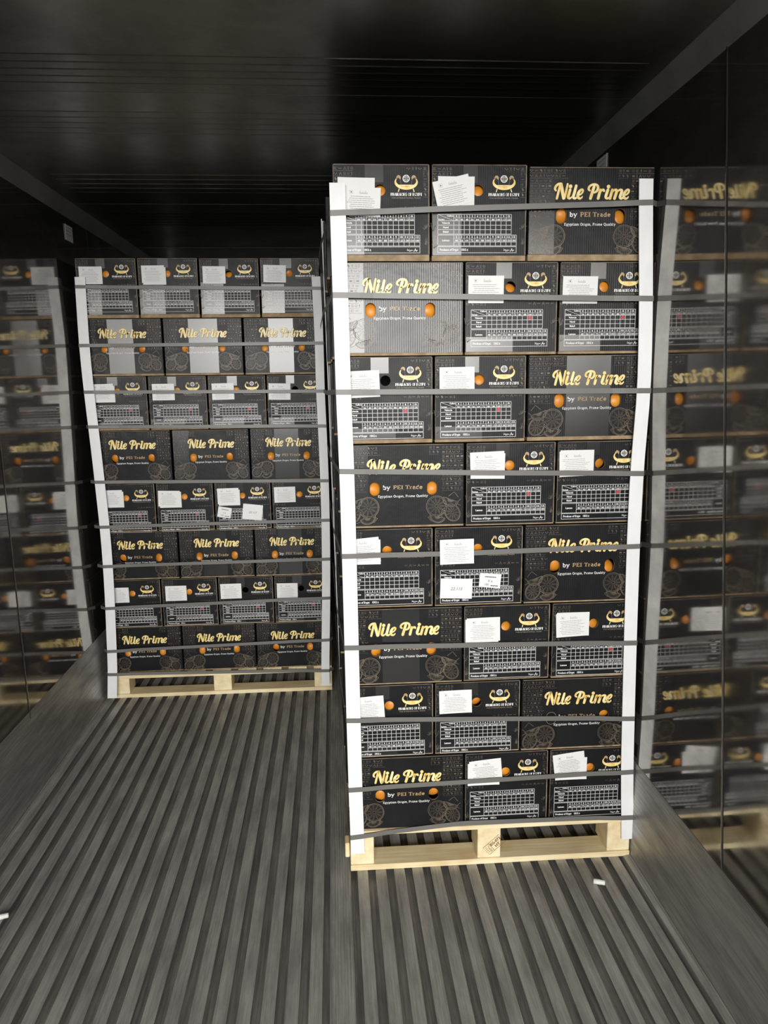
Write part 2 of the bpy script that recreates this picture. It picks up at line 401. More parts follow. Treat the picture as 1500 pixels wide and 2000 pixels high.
# fat-stem display capitals
FAT = {
 'P': (.82, [([(.2, 0), (.2, 1)], FT), ([(.3, .96), (.5, .96)] + arc(.5, .72, .24, .24, 90, -90, 8) + [(.3, .48)], .11)]),
 'H': (.92, [([(.2, 0), (.2, 1)], FT), ([(.36, .5), (.74, .5)], HN), ([(.76, 0), (.76, 1)], HN*1.6)]),
 'A': (.92, [([(.06, 0), (.42, 1)], HN*1.4), ([(.48, .95), (.72, 0)], FT), ([(.2, .3), (.6, .3)], HN)]),
 'R': (.90, [([(.2, 0), (.2, 1)], FT), ([(.3, .96), (.48, .96)] + arc(.48, .74, .22, .22, 90, -90, 8) + [(.3, .52)], .11), ([(.46, .5), (.78, 0)], .16)]),
 'O': (.92, [(arc(.46, .5, .38, .46, 90, 270, 8), .10), (arc(.34, .5, .20, .36, 90, 270, 6), .24), (arc(.46, .5, .38, .46, 270, 450, 8), .10)]),
 'S': (.74, [([(.62, .88), (.44, .97), (.2, .86), (.22, .64), (.5, .42), (.56, .18), (.36, .03), (.1, .12)], .2)]),
 'F': (.74, [([(.2, 0), (.2, 1)], FT), ([(.3, .95), (.68, .95)], .1), ([(.3, .52), (.58, .52)], HN)]),
 'E': (.76, [([(.2, 0), (.2, 1)], FT), ([(.3, .95), (.7, .95)], .1), ([(.3, .52), (.6, .52)], HN), ([(.3, .05), (.72, .05)], .1)]),
 'G': (.90, [(arc(.46, .5, .38, .46, 50, 300, 10), .11), (arc(.34, .5, .20, .36, 90, 270, 6), .24), ([(.66, .02), (.66, .42)], .24)]),
 'Y': (.84, [([(.12, 1), (.42, .45)], .28), ([(.76, 1), (.46, .45)], HN*1.3), ([(.42, 0), (.42, .5)], .28)]),
 'T': (.80, [([(.4, 0), (.4, 1)], FT), ([(.03, .94), (.77, .94)], .12)]),
 ' ': (.36, []),
}
def put_strokes(ink, font, txt, u0, u1, base, cap, m=0, lay=0, gain=1.0):
    tot = sum(font[c][0] for c in txt); sx = (u1-u0)/tot; x = 0
    for c in txt:
        adv, st = font[c]
        for pts, w in st:
            ink.stroke([(u0+(x+p[0])*sx, base-p[1]*cap, w*(sx+cap)/2*gain) for p in pts], m, lay, caps=False)
        x += adv

# brush-script title, centre lines with pen width (survey units: 1225 wide)
TITLE = [
 [(128, 184, 26), (113, 158, 34), (128, 118, 36), (168, 88, 34), (214, 84, 34)],
 [(192, 105, 34), (170, 200, 36), (146, 300, 36)],
 [(208, 92, 48), (228, 180, 52), (254, 296, 46)],
 [(314, 88, 30), (294, 190, 34), (266, 296, 34)],
 [(356, 172, 42), (334, 245, 44), (328, 282, 40), (350, 298, 34), (384, 280, 22), (404, 250, 16)],
 [(452, 112, 40), (430, 200, 44), (412, 268, 44), (418, 290, 40), (442, 297, 32), (476, 276, 22)],
 [(488, 252, 20), (528, 238, 24), (558, 205, 28), (562, 176, 32), (538, 168, 32), (502, 200, 42), (482, 250, 46), (492, 288, 42), (522, 299, 32), (548, 284, 22), (556, 270, 16)],
 [(676, 182, 26), (654, 164, 34), (664, 126, 34), (706, 98, 32), (756, 92, 32), (796, 110, 38), (806, 148, 42), (784, 192, 36), (744, 212, 26), (716, 214, 18)],
 [(742, 124, 44), (716, 205, 46), (688, 297, 46)],
 [(846, 172, 42), (828, 235, 44), (812, 297, 44)],
 [(836, 222, 20), (858, 184, 30), (890, 170, 36), (904, 186, 34)],
 [(966, 172, 44), (942, 245, 46), (936, 280, 42), (960, 298, 34), (994, 282, 24)],
 [(1038, 172, 42), (1020, 240, 44), (1004, 297, 44)],
 [(1028, 222, 20), (1056, 184, 28), (1090, 170, 36), (1110, 186, 44), (1094, 245, 46), (1078, 297, 46)],
 [(1102, 222, 20), (1134, 184, 28), (1172, 170, 36), (1194, 188, 44), (1176, 245, 46), (1168, 280, 44), (1188, 298, 36), (1226, 280, 24)],
 [(1234, 252, 20), (1274, 238, 24), (1304, 205, 28), (1308, 176, 32), (1284, 168, 32), (1248, 200, 42), (1228, 250, 46), (1238, 288, 42), (1268, 299, 32), (1294, 284, 22), (1302, 270, 16)],
]
DOTS = [(362, 122, 29), (975, 124, 29)]
KT = .238/1225
def tp(x, y, w): return (.081+(x-105)*KT, .0955+(y-312)*KT*1.02, w*KT)

def title_mesh():
    k = Ink()
    for st in TITLE:
        pts = [tp(*p) for p in spline(st)]
        k.stroke([(p[0]+.0004, p[1]+.0004, p[2]+.0022) for p in pts], 1, 0); k.stroke(pts, 0, 1)
    for d in DOTS:
        p = tp(*d); k.disc(p[0]+.0004, p[1]+.0004, d[2]*KT+.0011, 1, 0); k.disc(p[0], p[1], d[2]*KT, 0, 1)
    return k.mesh('gold_title', [M['gold'], M['shadow_print']])

def byline_mesh():
    k = Ink()
    put_strokes(k, SER, 'by', .130, .1545, .1465, .0140, 0)
    put_strokes(k, SER, 'PEI Trade', .1635, .2600, .1460, .0128, 1)
    return k.mesh('byline', [M['white'], M['tan']])

def slogan_mesh():
    k = Ink(); put_strokes(k, SER, 'Egyptian Origin, Prime Quality', .114, .277, .1725, .0079, 0, gain=.92)
    return k.mesh('slogan', [M['white']])

def slice_art(k, u, v, r, squash=1, tilt=0, w=.0011, half=None, rim=True):
    a0, a1 = (0, 2*PI) if half is None else half
    k.ring(u, v, r, r*squash, w*1.8, 0, 0, a0, a1, 26, tilt); k.ring(u, v, r*.88, r*.88*squash, w*.9, 0, 0, a0, a1, 26, tilt)
    n = 11; ct, st = math.cos(tilt), math.sin(tilt)
    for i in range(n):
        a = a0 + (a1-a0)*(i+(.5 if half else 0))/n
        if half and not (a0 <= a <= a1): continue
        x0, y0, x1, y1 = .10*r*math.cos(a), .10*r*squash*math.sin(a), .84*r*math.cos(a), .84*r*squash*math.sin(a)
        k.line(u+x0*ct-y0*st, v+x0*st+y0*ct, u+x1*ct-y1*st, v+x1*st+y1*ct, w*.85)
        am = a + (a1-a0)/n*.5
        for q in (-.16, .16):
            xa, ya, xb, yb = .34*r*math.cos(am+q*.4), .34*r*squash*math.sin(am+q*.4), .74*r*math.cos(am+q), .74*r*squash*math.sin(am+q)
            k.line(u+xa*ct-ya*st, v+xa*st+ya*ct, u+xb*ct-yb*st, v+xb*st+yb*ct, w*.35)
    if half:
        k.line(u+r*math.cos(a0)*ct-r*squash*math.sin(a0)*st, v+r*math.cos(a0)*st+r*squash*math.sin(a0)*ct, u+r*math.cos(a1)*ct-r*squash*math.sin(a1)*st, v+r*math.cos(a1)*st+r*squash*math.sin(a1)*ct, w)

def citrus_mesh(which):
    k = Ink()
    for s, u0 in (((1, 0),) if which == 0 else ((-1, .3885),)):
        X = lambda u: u0 + s*u
        t = s
        slice_art(k, X(.0835), .204, .0335)
        slice_art(k, X(.0315), .2265, .0300, .80, -t*1.05)
        k.ring(X(.0365), .230, .031, .026, .0012, 0, 0, -.9 if s > 0 else PI-.9, 1.6 if s > 0 else PI+1.2, 14)
        slice_art(k, X(.037), .183, .026, .9, -t*.35, half=(0, PI))
        slice_art(k, X(.080), .238, .025, .85, -t*.25, half=(0, PI) )
        for (a, b_) in (((.012, .176), (.026, .158)), ((.026, .158), (.044, .172)), ((.004, .182), (.020, .196)), ((.020, .196), (.004, .204)), ((.098, .236), (.112, .240)), ((.112, .240), (.100, .254))):
            k.line(X(a[0]), a[1], X(b_[0]), b_[1], .0014)
    return k.mesh('citrus_artwork', [M['citrus']])

def glyph(k, u, v, h, r):
    w = .0009; t = r.randint(0, 8); L = k.line
    if t == 0: L(u, v, u, v+h, w); L(u+.003, v, u+.003, v+h, w); return .006
    if t == 1: k.ring(u+h*.4, v+h*.5, h*.38, h*.38, w, n=10); k.disc(u+h*.4, v+h*.5, h*.12, n=6); return h
    if t == 2:
        for i in range(4): L(u+i*.0025, v+h*(.3+.4*(i % 2)), u+(i+1)*.0025, v+h*(.3+.4*((i+1) % 2)), w)
        return .013
    if t == 3: L(u, v+h, u+h*.5, v, w); L(u+h*.5, v, u+h*.9, v+h, w); L(u+h*.2, v+h*.6, u+h*.7, v+h*.6, w); return h*1.15
    if t == 4: k.rect(u, v+h*.25, u+h*.9, v+h*.75); return h*1.2
    if t == 5: k.poly([(u, v+h*.2), (u+h*.5, v), (u+h*.9, v+h*.6), (u+h*.5, v+h), (u+h*.3, v+h*.5)]); return h*1.2
    if t == 6: L(u, v+h*.2, u+h, v+h*.2, w); L(u, v+h*.8, u+h, v+h*.8, w); L(u, v+h*.5, u+h*.7, v+h*.5, w); return h*1.3
    if t == 7: L(u+h*.3, v, u+h*.3, v+h, w*1.4); L(u, v+h*.3, u+h*.6, v+h*.3, w); return h*.9
    for i in range(3): k.disc(u+i*h*.4, v+h*(.4+.3*(i % 2)), h*.16, n=6)
    return h*1.3

def glyph_rows(k, u0, u1, v0, v1, seed, pitch=.0148, lines=True):
    r = random.Random(seed); v = v0
    while v < v1-.008:
        u = u0 + r.random()*.003
        while u < u1-.008: u += glyph(k, u, v, .0092, r) + .0022
        if lines: k.line(u0, v+.0117, u1-r.random()*.012, v+.0117, .0007)
        v += pitch

def hiero_long(which):
    k = Ink()
    if which == 0: glyph_rows(k, .004, .078, .008, .155, 3); glyph_rows(k, .080, .125, .008, .035, 5)
    else: glyph_rows(k, .322, .393, .008, .155, 4); glyph_rows(k, .28, .32, .008, .035, 6)
    return k.mesh('hieroglyph_artwork', [M['art']])

def hiero_end():
    k = Ink()
    glyph_rows(k, .004, .064, .010, .038, 8); glyph_rows(k, .004, .016, .040, .13, 9)
    glyph_rows(k, .274, .293, .010, .105, 10); glyph_rows(k, .225, .293, .010, .026, 11, lines=False)
    glyph_rows(k, .004, .072, .124, .136, 12, lines=False); glyph_rows(k, .20, .293, .122, .136, 13, lines=False)
    r = random.Random(2)
    for (u, v, sgn) in ((.280, .190, 1), (.285, .235, 1), (.004, .195, -1), (.008, .245, -1)):
        for i in range(9):
            a = r.uniform(-2.6, -.5); l = r.uniform(.010, .026)
            k.line(u, v, u+math.cos(a)*l*.8, v+math.sin(a)*l*sgn*.8 if sgn > 0 else v+math.sin(a)*l, .0009)
    return k.mesh('papyrus_artwork', [M['art']])

def emblem_mesh():
    k = Ink()
    u0, v0, s = .223, .0575, .0355
    # crescent boat
    outer = [(u0+s*math.cos(a), v0-.004+s*.60*math.sin(a)) for a in [math.radians(-38+(256/24)*i) for i in range(25)]]
    inner = [(u0+s*.86*math.cos(a), v0-.0075+s*.44*math.sin(a)) for a in [math.radians(-38+(256/24)*i) for i in range(25)]]
    for i in range(24): k.poly([outer[i], outer[i+1], inner[i+1], inner[i]], 0)
    hull = [(u0-s*.62+s*1.24*i/10, v0+.0035) for i in range(11)]
    hb = [(p[0], v0-.0072+s*.45*math.sqrt(max(0, 1-((p[0]-u0)/(s*.865))**2))) for p in hull]
    for i in range(10): k.poly([hull[i], hull[i+1], hb[i+1], hb[i]], 0)
    k.line(u0-s*.62, v0+.0030, u0+s*.62, v0+.0030, .0010, 1)
    for g in (-1, 1):
        k.stroke(spline([(u0+g*s*.80, v0-.0155, .005), (u0+g*s*.68, v0-.0205, .0075), (u0+g*s*.56, v0-.0185, .007), (u0+g*s*.52, v0-.014, .004)]), 1)
        k.line(u0+g*s*.52, v0-.014, u0+g*s*.44, v0+.003, .0009, 2)
        k.line(u0+g*s*.60, v0+.0145, u0+g*s*.68, v0+.0235, .0028, 0)
    # globe
    gu, gv, gr = u0, v0-.0145, .0110
    k.disc(gu, gv, gr, 3, 0); 
    k.disc(gu, gv, gr*.80, 4, 1)
    for q in (.36, .78): k.ring(gu, gv, gr*q, gr*.9, .0013, 3, 2, n=14)
    for q in (-.38, .38): k.line(gu-gr*.85, gv+gr*q, gu+gr*.85, gv+gr*q, .0014, 3, 2)
    k.stroke([(gu, gv-gr*.6, .003), (gu, gv, .0042), (gu, gv+gr*.6, .003)], 2, 3)
    return k.mesh('boat_emblem', [M['gold'], M['tan'], M['grey_print'], M['white'], M['card']])

def emblem_text_mesh():
    k = Ink(); put_strokes(k, FAT, 'PHARAOHS OF EGYPT', .1755, .2715, .0925, .0088, 0)
    put_text(k, 'FOR INTERNATIONAL TRADE', .223, .1003, .0042, 1, 0, width=.088, bold=.02)
    return k.mesh('emblem_lettering', [M['white'], M['grey_print']])

ARABIC = [[(0, .2), (.5, .2), (.5, .5), (.9, .2), (1.3, .2), (1.3, .6)], [(1.5, -.2), (1.9, .2), (2.2, .2), (2.2, .45), (2.6, .2), (3.0, .2), (3.1, .5), (3.4, .2)], [(3.7, .2), (4.1, .3)],
          [(4.6, -.25), (5.1, -.1), (4.9, .35), (5.4, .25)], [(5.6, .2), (5.7, .95)], [(5.9, .95), (5.9, .2), (6.2, .2)], [(6.3, -.2), (6.6, .1), (6.6, .35), (6.4, .3)], [(6.9, .15), (7.2, .15), (7.2, .4), (7.0, .35)], [(2.4, -.15), (2.6, -.15)], [(.1, .75), (.4, .75)]]
def chart_mesh():
    k = Ink(); W = .0011; L = k.line
    u0, uc, cw = .0195, .069, .01625; u1, u2 = uc+11*cw, uc+12*cw
    rows = [.1455, .1640, .1770, .1900, .2030]
    for v in rows: L(u0-W/2, v, u1+W/2, v, W)
    L(uc, .1548, u1, .1548, W*.5)
    for u in [u0] + [uc+i*cw for i in range(12)]: L(u, rows[0], u, rows[-1], W)
    L(u0, rows[0], uc, rows[1], W*.7)
    put_text(k, 'Calibre', uc-.0015, .1520, .0048, align='r', bold=.03); put_text(k, 'Variety', u0+.0012, .1625, .0048, align='l', bold=.03)
    for i, (a, b_) in enumerate(zip(range(11), '36 40 48 56 64 72 80 88 100 113 125'.split())):
        put_text(k, str(a), uc+(i+.5)*cw, .1534, .0056, bold=.03); put_text(k, b_, uc+(i+.5)*cw, .1630, .0056, bold=.02, width=.0115 if len(b_) > 2 else .0088)
    for t, v in (('Valencia', .1727), ('Navel', .1857), ('Baladi', .1987)): put_text(k, t, (u0+uc)/2, v, .0055, bold=.035)
    lv = [.2058, .2375]
    for v in lv: L(u0-W/2, v, u2+W/2, v, W)
    L(uc, .2155, u2, .2155, W*.5); L(uc, .2262, u2, .2262, W)
    for u in [u0] + [uc+i*cw for i in range(13)]: L(u, lv[0], u, lv[1], W)
    put_text(k, 'Lemon', (u0+uc)/2, .2240, .0060, bold=.035)
    for i, (a, b_) in enumerate(zip(range(2, 14), '48 56 64 72 80 88 100 113 125 138 150 180'.split())):
        put_text(k, str(a), uc+(i+.5)*cw, .2140, .0058, bold=.03, width=.0085 if a > 9 else None); put_text(k, b_, uc+(i+.5)*cw, .2245, .0060, bold=.02, width=.0125 if len(b_) > 2 else .0092)
    bv = (.2400, .2580)
    for v in bv: L(u0-.001, v, u2+.001, v, W)
    for u in (u0, u2): L(u, bv[0], u, bv[1], W)
    put_text(k, 'Produce of Egypt', u0+.006, .2520, .0068, align='l', bold=.03, width=.058); put_text(k, '15KG ±', u0+.073, .2520, .0068, align='l', bold=.03, width=.021)
    for st in ARABIC: k.stroke([(.2245+p[0]*.0044, .2525-p[1]*.0072, .0013) for p in st])
    return k.mesh('size_chart', [M['white']])

def red_mesh():
    k = Ink(); u = .069+8.5*.01625; r = random.Random(5)
    k.poly([(u+.0062*math.cos(a)*(1+.12*math.sin(5*a)), .1705+.0060*math.sin(a)*(1+.1*math.cos(3*a))) for a in [2*PI*i/14 for i in range(14)]])
    return k.mesh('red_stamp', [M['red']], eps=.0010)

def label_print_mesh(seed, kind='text'):
    k = Ink(); r = random.Random(seed); w, h = .112, .083
    k.stroke([(.018, .011, .0006), (.028, .011, .0006), (.028, .020, .0006), (.018, .020, .0006)], 0, closed=True); k.disc(.023, .0155, .0020, 1, n=8)
    x = .048
    for hgt in (.009, .005, .006, .005, .0085, .005):
        k.stroke([(x, .0195, .0007), (x+.0022, .0195-hgt, .0010), (x+.0012, .0195-hgt*.4, .0008), (x+.0036, .0192, .0007)], 0); x += .0042
    v = .0265
    for i in range(9):
        u = .010 + r.random()*.012; end = w-.012-r.random()*.018
        while u < end:
            l = r.uniform(.005, .014); k.rect(u, v, min(u+l, end), v+.0013, 0); u += l+.0012
        v += .0058
    return k.mesh('label_print', [M['ink'], M['ink_dark']], eps=.0004)

def paper_mesh(w, h, curl=.0012):
    vs, fs = [], []; nx, nz = 6, 4
    for j in range(nz+1):
        for i in range(nx+1):
            x, z = w*i/nx, -h*j/nz
            vs.append((x, -curl*((i/nx-.5)**2*2.0 + (.6 if (i in (0, nx) and j in (0, nz)) else 0)), z))
    for j in range(nz):
        for i in range(nx): a = j*(nx+1)+i; fs.append((a, a+nx+1, a+nx+2, a+1))
    return mesh_of('paper_label', vs, fs, M['paper'])

ME = dict(title=title_mesh(), byline=byline_mesh(), slogan=slogan_mesh(), citrus=[citrus_mesh(0), citrus_mesh(1)], hl=[hiero_long(0), hiero_long(1)], he=hiero_end(),
          emblem=emblem_mesh(), etext=emblem_text_mesh(), chart=chart_mesh(), red=red_mesh(), paper=paper_mesh(.112, .083),
          lp=[label_print_mesh(s) for s in (1, 2, 3)])

# ------------------------------------------------------------------ oranges
def orange_mesh():
    bm = bmesh.new(); bmesh.ops.create_uvsphere(bm, u_segments=24, v_segments=16, radius=.0365)
    for vt in bm.verts:
        z = vt.co.z/.0365; vt.co.z *= .95
        if z > .9: vt.co.z -= (z-.9)*.022
        vt.co *= 1 + .012*math.sin(3*math.atan2(vt.co.y, vt.co.x))*(1-abs(z))
    me = bpy.data.meshes.new('peel'); bm.to_mesh(me); bm.free(); me.materials.append(M['orange'])
    me.polygons.foreach_set('use_smooth', [True]*len(me.polygons)); return me
OR_ME = orange_mesh()
cal = [(0, 0, .0015)] + [((.0045 if i % 2 else .0022)*math.cos(PI*i/5), (.0045 if i % 2 else .0022)*math.sin(PI*i/5), 0) for i in range(10)]
CAL_ME = mesh_of('calyx', cal, [(0, i+1, (i+1) % 10+1) for i in range(10)], M['calyx'])
def orange(pos, label, group):
    o = tag(link('orange', None, None, pos, (rng.uniform(0, 6), rng.uniform(-1, 1), rng.uniform(0, 6))), label, 'orange', group)
    link('peel', OR_ME, o); link('calyx', CAL_ME, o, (0, 0, .0325))

# ------------------------------------------------------------------ cartons
def hole_loop(u, v, rx, ry, n=20):
    """stadium / round hand hole outline in face coordinates"""
    st = max(0, ry-rx); pts = []
    for i in range(n):
        a = 2*PI*i/n; pts.append((u+rx*math.cos(a), v+rx*math.sin(a)+(st if math.sin(a) > 0 else -st)))
    return pts
_lids = {}
def lid_mesh(w, d, h, holes):
    key = (round(w, 4), round(d, 4), round(h, 4), tuple(holes))
    if key in _lids: return _lids[key]
    bm = bmesh.new(); th = .0055; c = .003
    # rounded vertical corners: front panel between the corner radii
    outer = [bm.verts.new((u, 0, -v)) for u, v in ((c, c), (w-c, c), (w-c, h), (c, h))]
    ed = [bm.edges.new((outer[i], outer[(i+1) % 4])) for i in range(4)]
    rims = []
    for hl in holes:
        vs = [bm.verts.new((u, 0, -v)) for u, v in hole_loop(*hl)]
        ed += [bm.edges.new((vs[i], vs[(i+1) % len(vs)])) for i in range(len(vs))]
        rims.append(vs)
    bmesh.ops.triangle_fill(bm, use_beauty=True, use_dissolve=False, edges=ed)
    for f in bm.faces:
        f.normal_update()
        if f.normal.y > 0: f.normal_flip()
    for vs in rims:
        back = [bm.verts.new((q.co.x, th, q.co.z)) for q in vs]; n = len(vs)
        for i in range(n):
            f = bm.faces.new((vs[i], back[i], back[(i+1) % n], vs[(i+1) % n])); f.material_index = 1
    V = lambda x, y, z: bm.verts.new((x, y, z))
    # bevelled shoulders and the other sides
    tl, tr, bl, br = V(0, c, -c), V(w, c, -c), V(0, c, -h), V(w, c, -h)
    ftl, ftr, fbr, fbl = outer
    ttl, ttr = V(c, c, 0), V(w-c, c, 0)
    btl, btr, bbl, bbr = V(c, d-c, 0), V(w-c, d-c, 0), V(0, d, -h), V(w, d, -h)
    b2l, b2r = V(0, d, -c), V(w, d, -c)
    for q in ((ftl, fbl, bl, tl), (fbr, ftr, tr, br), (ftr, ftl, ttl, ttr), (ftl, tl, ttl), (ftr, ttr, tr), (ttl, btl, btr, ttr),
              (tl, bl, bbl, b2l), (br, tr, b2r, bbr), (b2l, bbl, bbr, b2r), (ttl, tl, b2l, btl), (tr, ttr, btr, b2r), (btl, b2l, b2r, btr)):
        bm.faces.new(q)
    me = bpy.data.meshes.new('carton_lid'); bm.to_mesh(me); bm.free()
    me.materials.append(M['card']); me.materials.append(M['kraft']); _lids[key] = me; return me

def tray_mesh(w, d, t):
    return mesh_of('kraft_tray', *box_vf(.0015, w-.0015, .0015, d-.0015, 0, t+.03), M['kraft'])

def edge_mesh(kind, w, h, seed):
    r = random.Random(seed); k = Ink(); n = 14
    def worn(p, q, wd):
        pts = [(p[0]+(q[0]-p[0])*i/n, p[1]+(q[1]-p[1])*i/n, wd*r.uniform(.55, 1.15)) for i in range(n+1)]; k.stroke(pts, 0, 0, caps=False)
    worn((.004, .0032), (w-.004, .0032), .0016)
    if kind == 'E':
        worn((w-.0030, .004), (w-.0030, h-.001), .0030); worn((.0030, .004), (.0030, h-.001), .0014)
    return k.mesh('cut_edge', [M['kraft_dark']], eps=.0003)

TIERS = ['top tier', 'second tier from top', 'third tier from top', 'fourth tier from top', 'fourth tier from bottom', 'third tier from bottom', 'second tier from bottom', 'bottom tier']

def carton(kind, x0, w, y, d, z, H, t, label, group, rotz=0, pivot=None, seed=0, closed_left=False, labels=(), stamp=False, tape=True, film=False, high=False, over=False, cat='carton'):
    """kind 'L' long printed side out, 'E' chart end out; face top-left is local (0,0,H)"""
    r = random.Random(seed)
    root = tag(link('fruit_carton', None, None, (x0, y, z), (0, 0, rotz)), label, cat, group)
    h = H - t
    if kind == 'L': holes = [(.290, .1445, .0168, .0222)] if closed_left else [(.104, .1445, .0168, .0222), (.290, .1445, .0168, .0222)]
    else: holes = [(.144, .0757, .0166, .0166)]
    top = (0, 0, H)
    lm = lid_mesh(w, d, h, holes)
    if film: lm = lm.copy(); lm.materials[0] = M['card_film']
    link('carton_lid', lm, root, top)
    link('kraft_tray', tray_mesh(w, d, t), root)
    link('cut_edge', edge_mesh(kind, w, h, seed), root, top)
    if kind == 'L':
        s = (w-.396)/2
        for q in (0, 1): link('hieroglyph_artwork', ME['hl'][q], root, (s, 0, H)); link('citrus_artwork', ME['citrus'][q], root, (s, 0, H))
        link('gold_title', ME['title'], root, (s, 0, H)); link('byline', ME['byline'], root, (s, 0, H)); link('slogan', ME['slogan'], root, (s, 0, H))
        if closed_left:
            k = Ink(); hl = hole_loop(.104, .1445, .0168, .0222); k.stroke([(p[0], p[1], .0012) for p in hl], closed=True)
            link('hole_flap', k.mesh('hole_flap', [M['kraft_dark']]), root, top)
        if tape:
            a, b_ = r.choice([(.003, .083), (.125, .27), (.003, .083), (.125, .25)]); k = Ink(); k.rect(a, .003, b_, h-.001)
            link('tape', k.mesh('tape', [M['tape']], eps=.0002), root, top)
    else:
        tag(link('papyrus_artwork', ME['he'], root, top), kind='stuff'); link('boat_emblem', ME['emblem'], root, top)
        link('emblem_lettering', ME['etext'], root, top); link('size_chart', ME['chart'], root, top)
        if stamp: link('red_stamp', ME['red'], root, top)
        if tape:
            for q in ((.098, .003, .146+r.uniform(-.006, .01), .050+r.uniform(-.006, .007)), (.004, (.112 if high else .21)+r.uniform(0, .02), (.10 if high else .15)+r.uniform(-.02, .03), h-.001)):
                k = Ink(); k.rect(*q); link('tape', k.mesh('tape', [M['tape']], eps=.0002), root, top)
        for i, (u, v, rot, printed) in enumerate(labels):
            p = link('paper_label', ME['paper'], root, (u, (-.021 if over else -.0016-.0014*i), H-v), (0, -math.radians(rot), 0))
            if printed: link('label_print', ME['lp'][(seed+i) % 3], p, (0, -.0012, 0))
    return root, holes

def place_face(root, off, rotz, x0, y, z):
    c, s = math.cos(rotz), math.sin(rotz); return (x0+off[0]*c-off[1]*s, y+off[0]*s+off[1]*c, z+off[2])

D = lambda u=.016, v=.036, r=0: [(u, v, r, 1)]
NEAR_LAB = {
 (0, 0): [(.016, .040, -1, 0), (.034, .066, -2.5, 1)], (0, 1): [(.020, .036, -.5, 0), (.002, .054, 13, 1)],
 (1, 1): D(.010, .042, -.3), (1, 2): D(.010, .044, -.5), (2, 0): D(.012, .046, 2), (2, 1): D(.0155, .036, .5),
 (3, 1): [(.016, .034, -1, 0), (.012, .032, 2, 1)], (3, 2): [(.010, .030, 0, 0), (.006, .034, 1.5, 1)],
 (4, 0): [(.010, .036, 0, 0), (.004, .036, 5, 1)], (4, 1): D(.014, .038, .8),
 (5, 1): [(.005, .047, .5, 0), (.010, .043, 1, 1)], (5, 2): [(.016, .034, 0, 0), (.012, .038, 2.5, 1)],
 (6, 0): [(.000, .040, -1, 0), (.012, .042, 3.5, 1)], (6, 1): D(.014, .030, 1),
 (7, 1): [(.010, .038, 0, 0), (.014, .030, 5, 1)], (7, 2): [(.020, .034, 0, 0), (.008, .022, 7, 1)],
}
NEAR_RED = {(1, 1), (1, 2), (2, 0), (2, 1), (3, 1), (3, 2), (5, 2)}
FAR_RED = {(2, i) for i in range(4)} | {(4, 0), (4, 1), (6, 1), (6, 2), (6, 3)}
POS3 = ['left', 'middle', 'right']
ord_h = {0: .0, 1: .0}

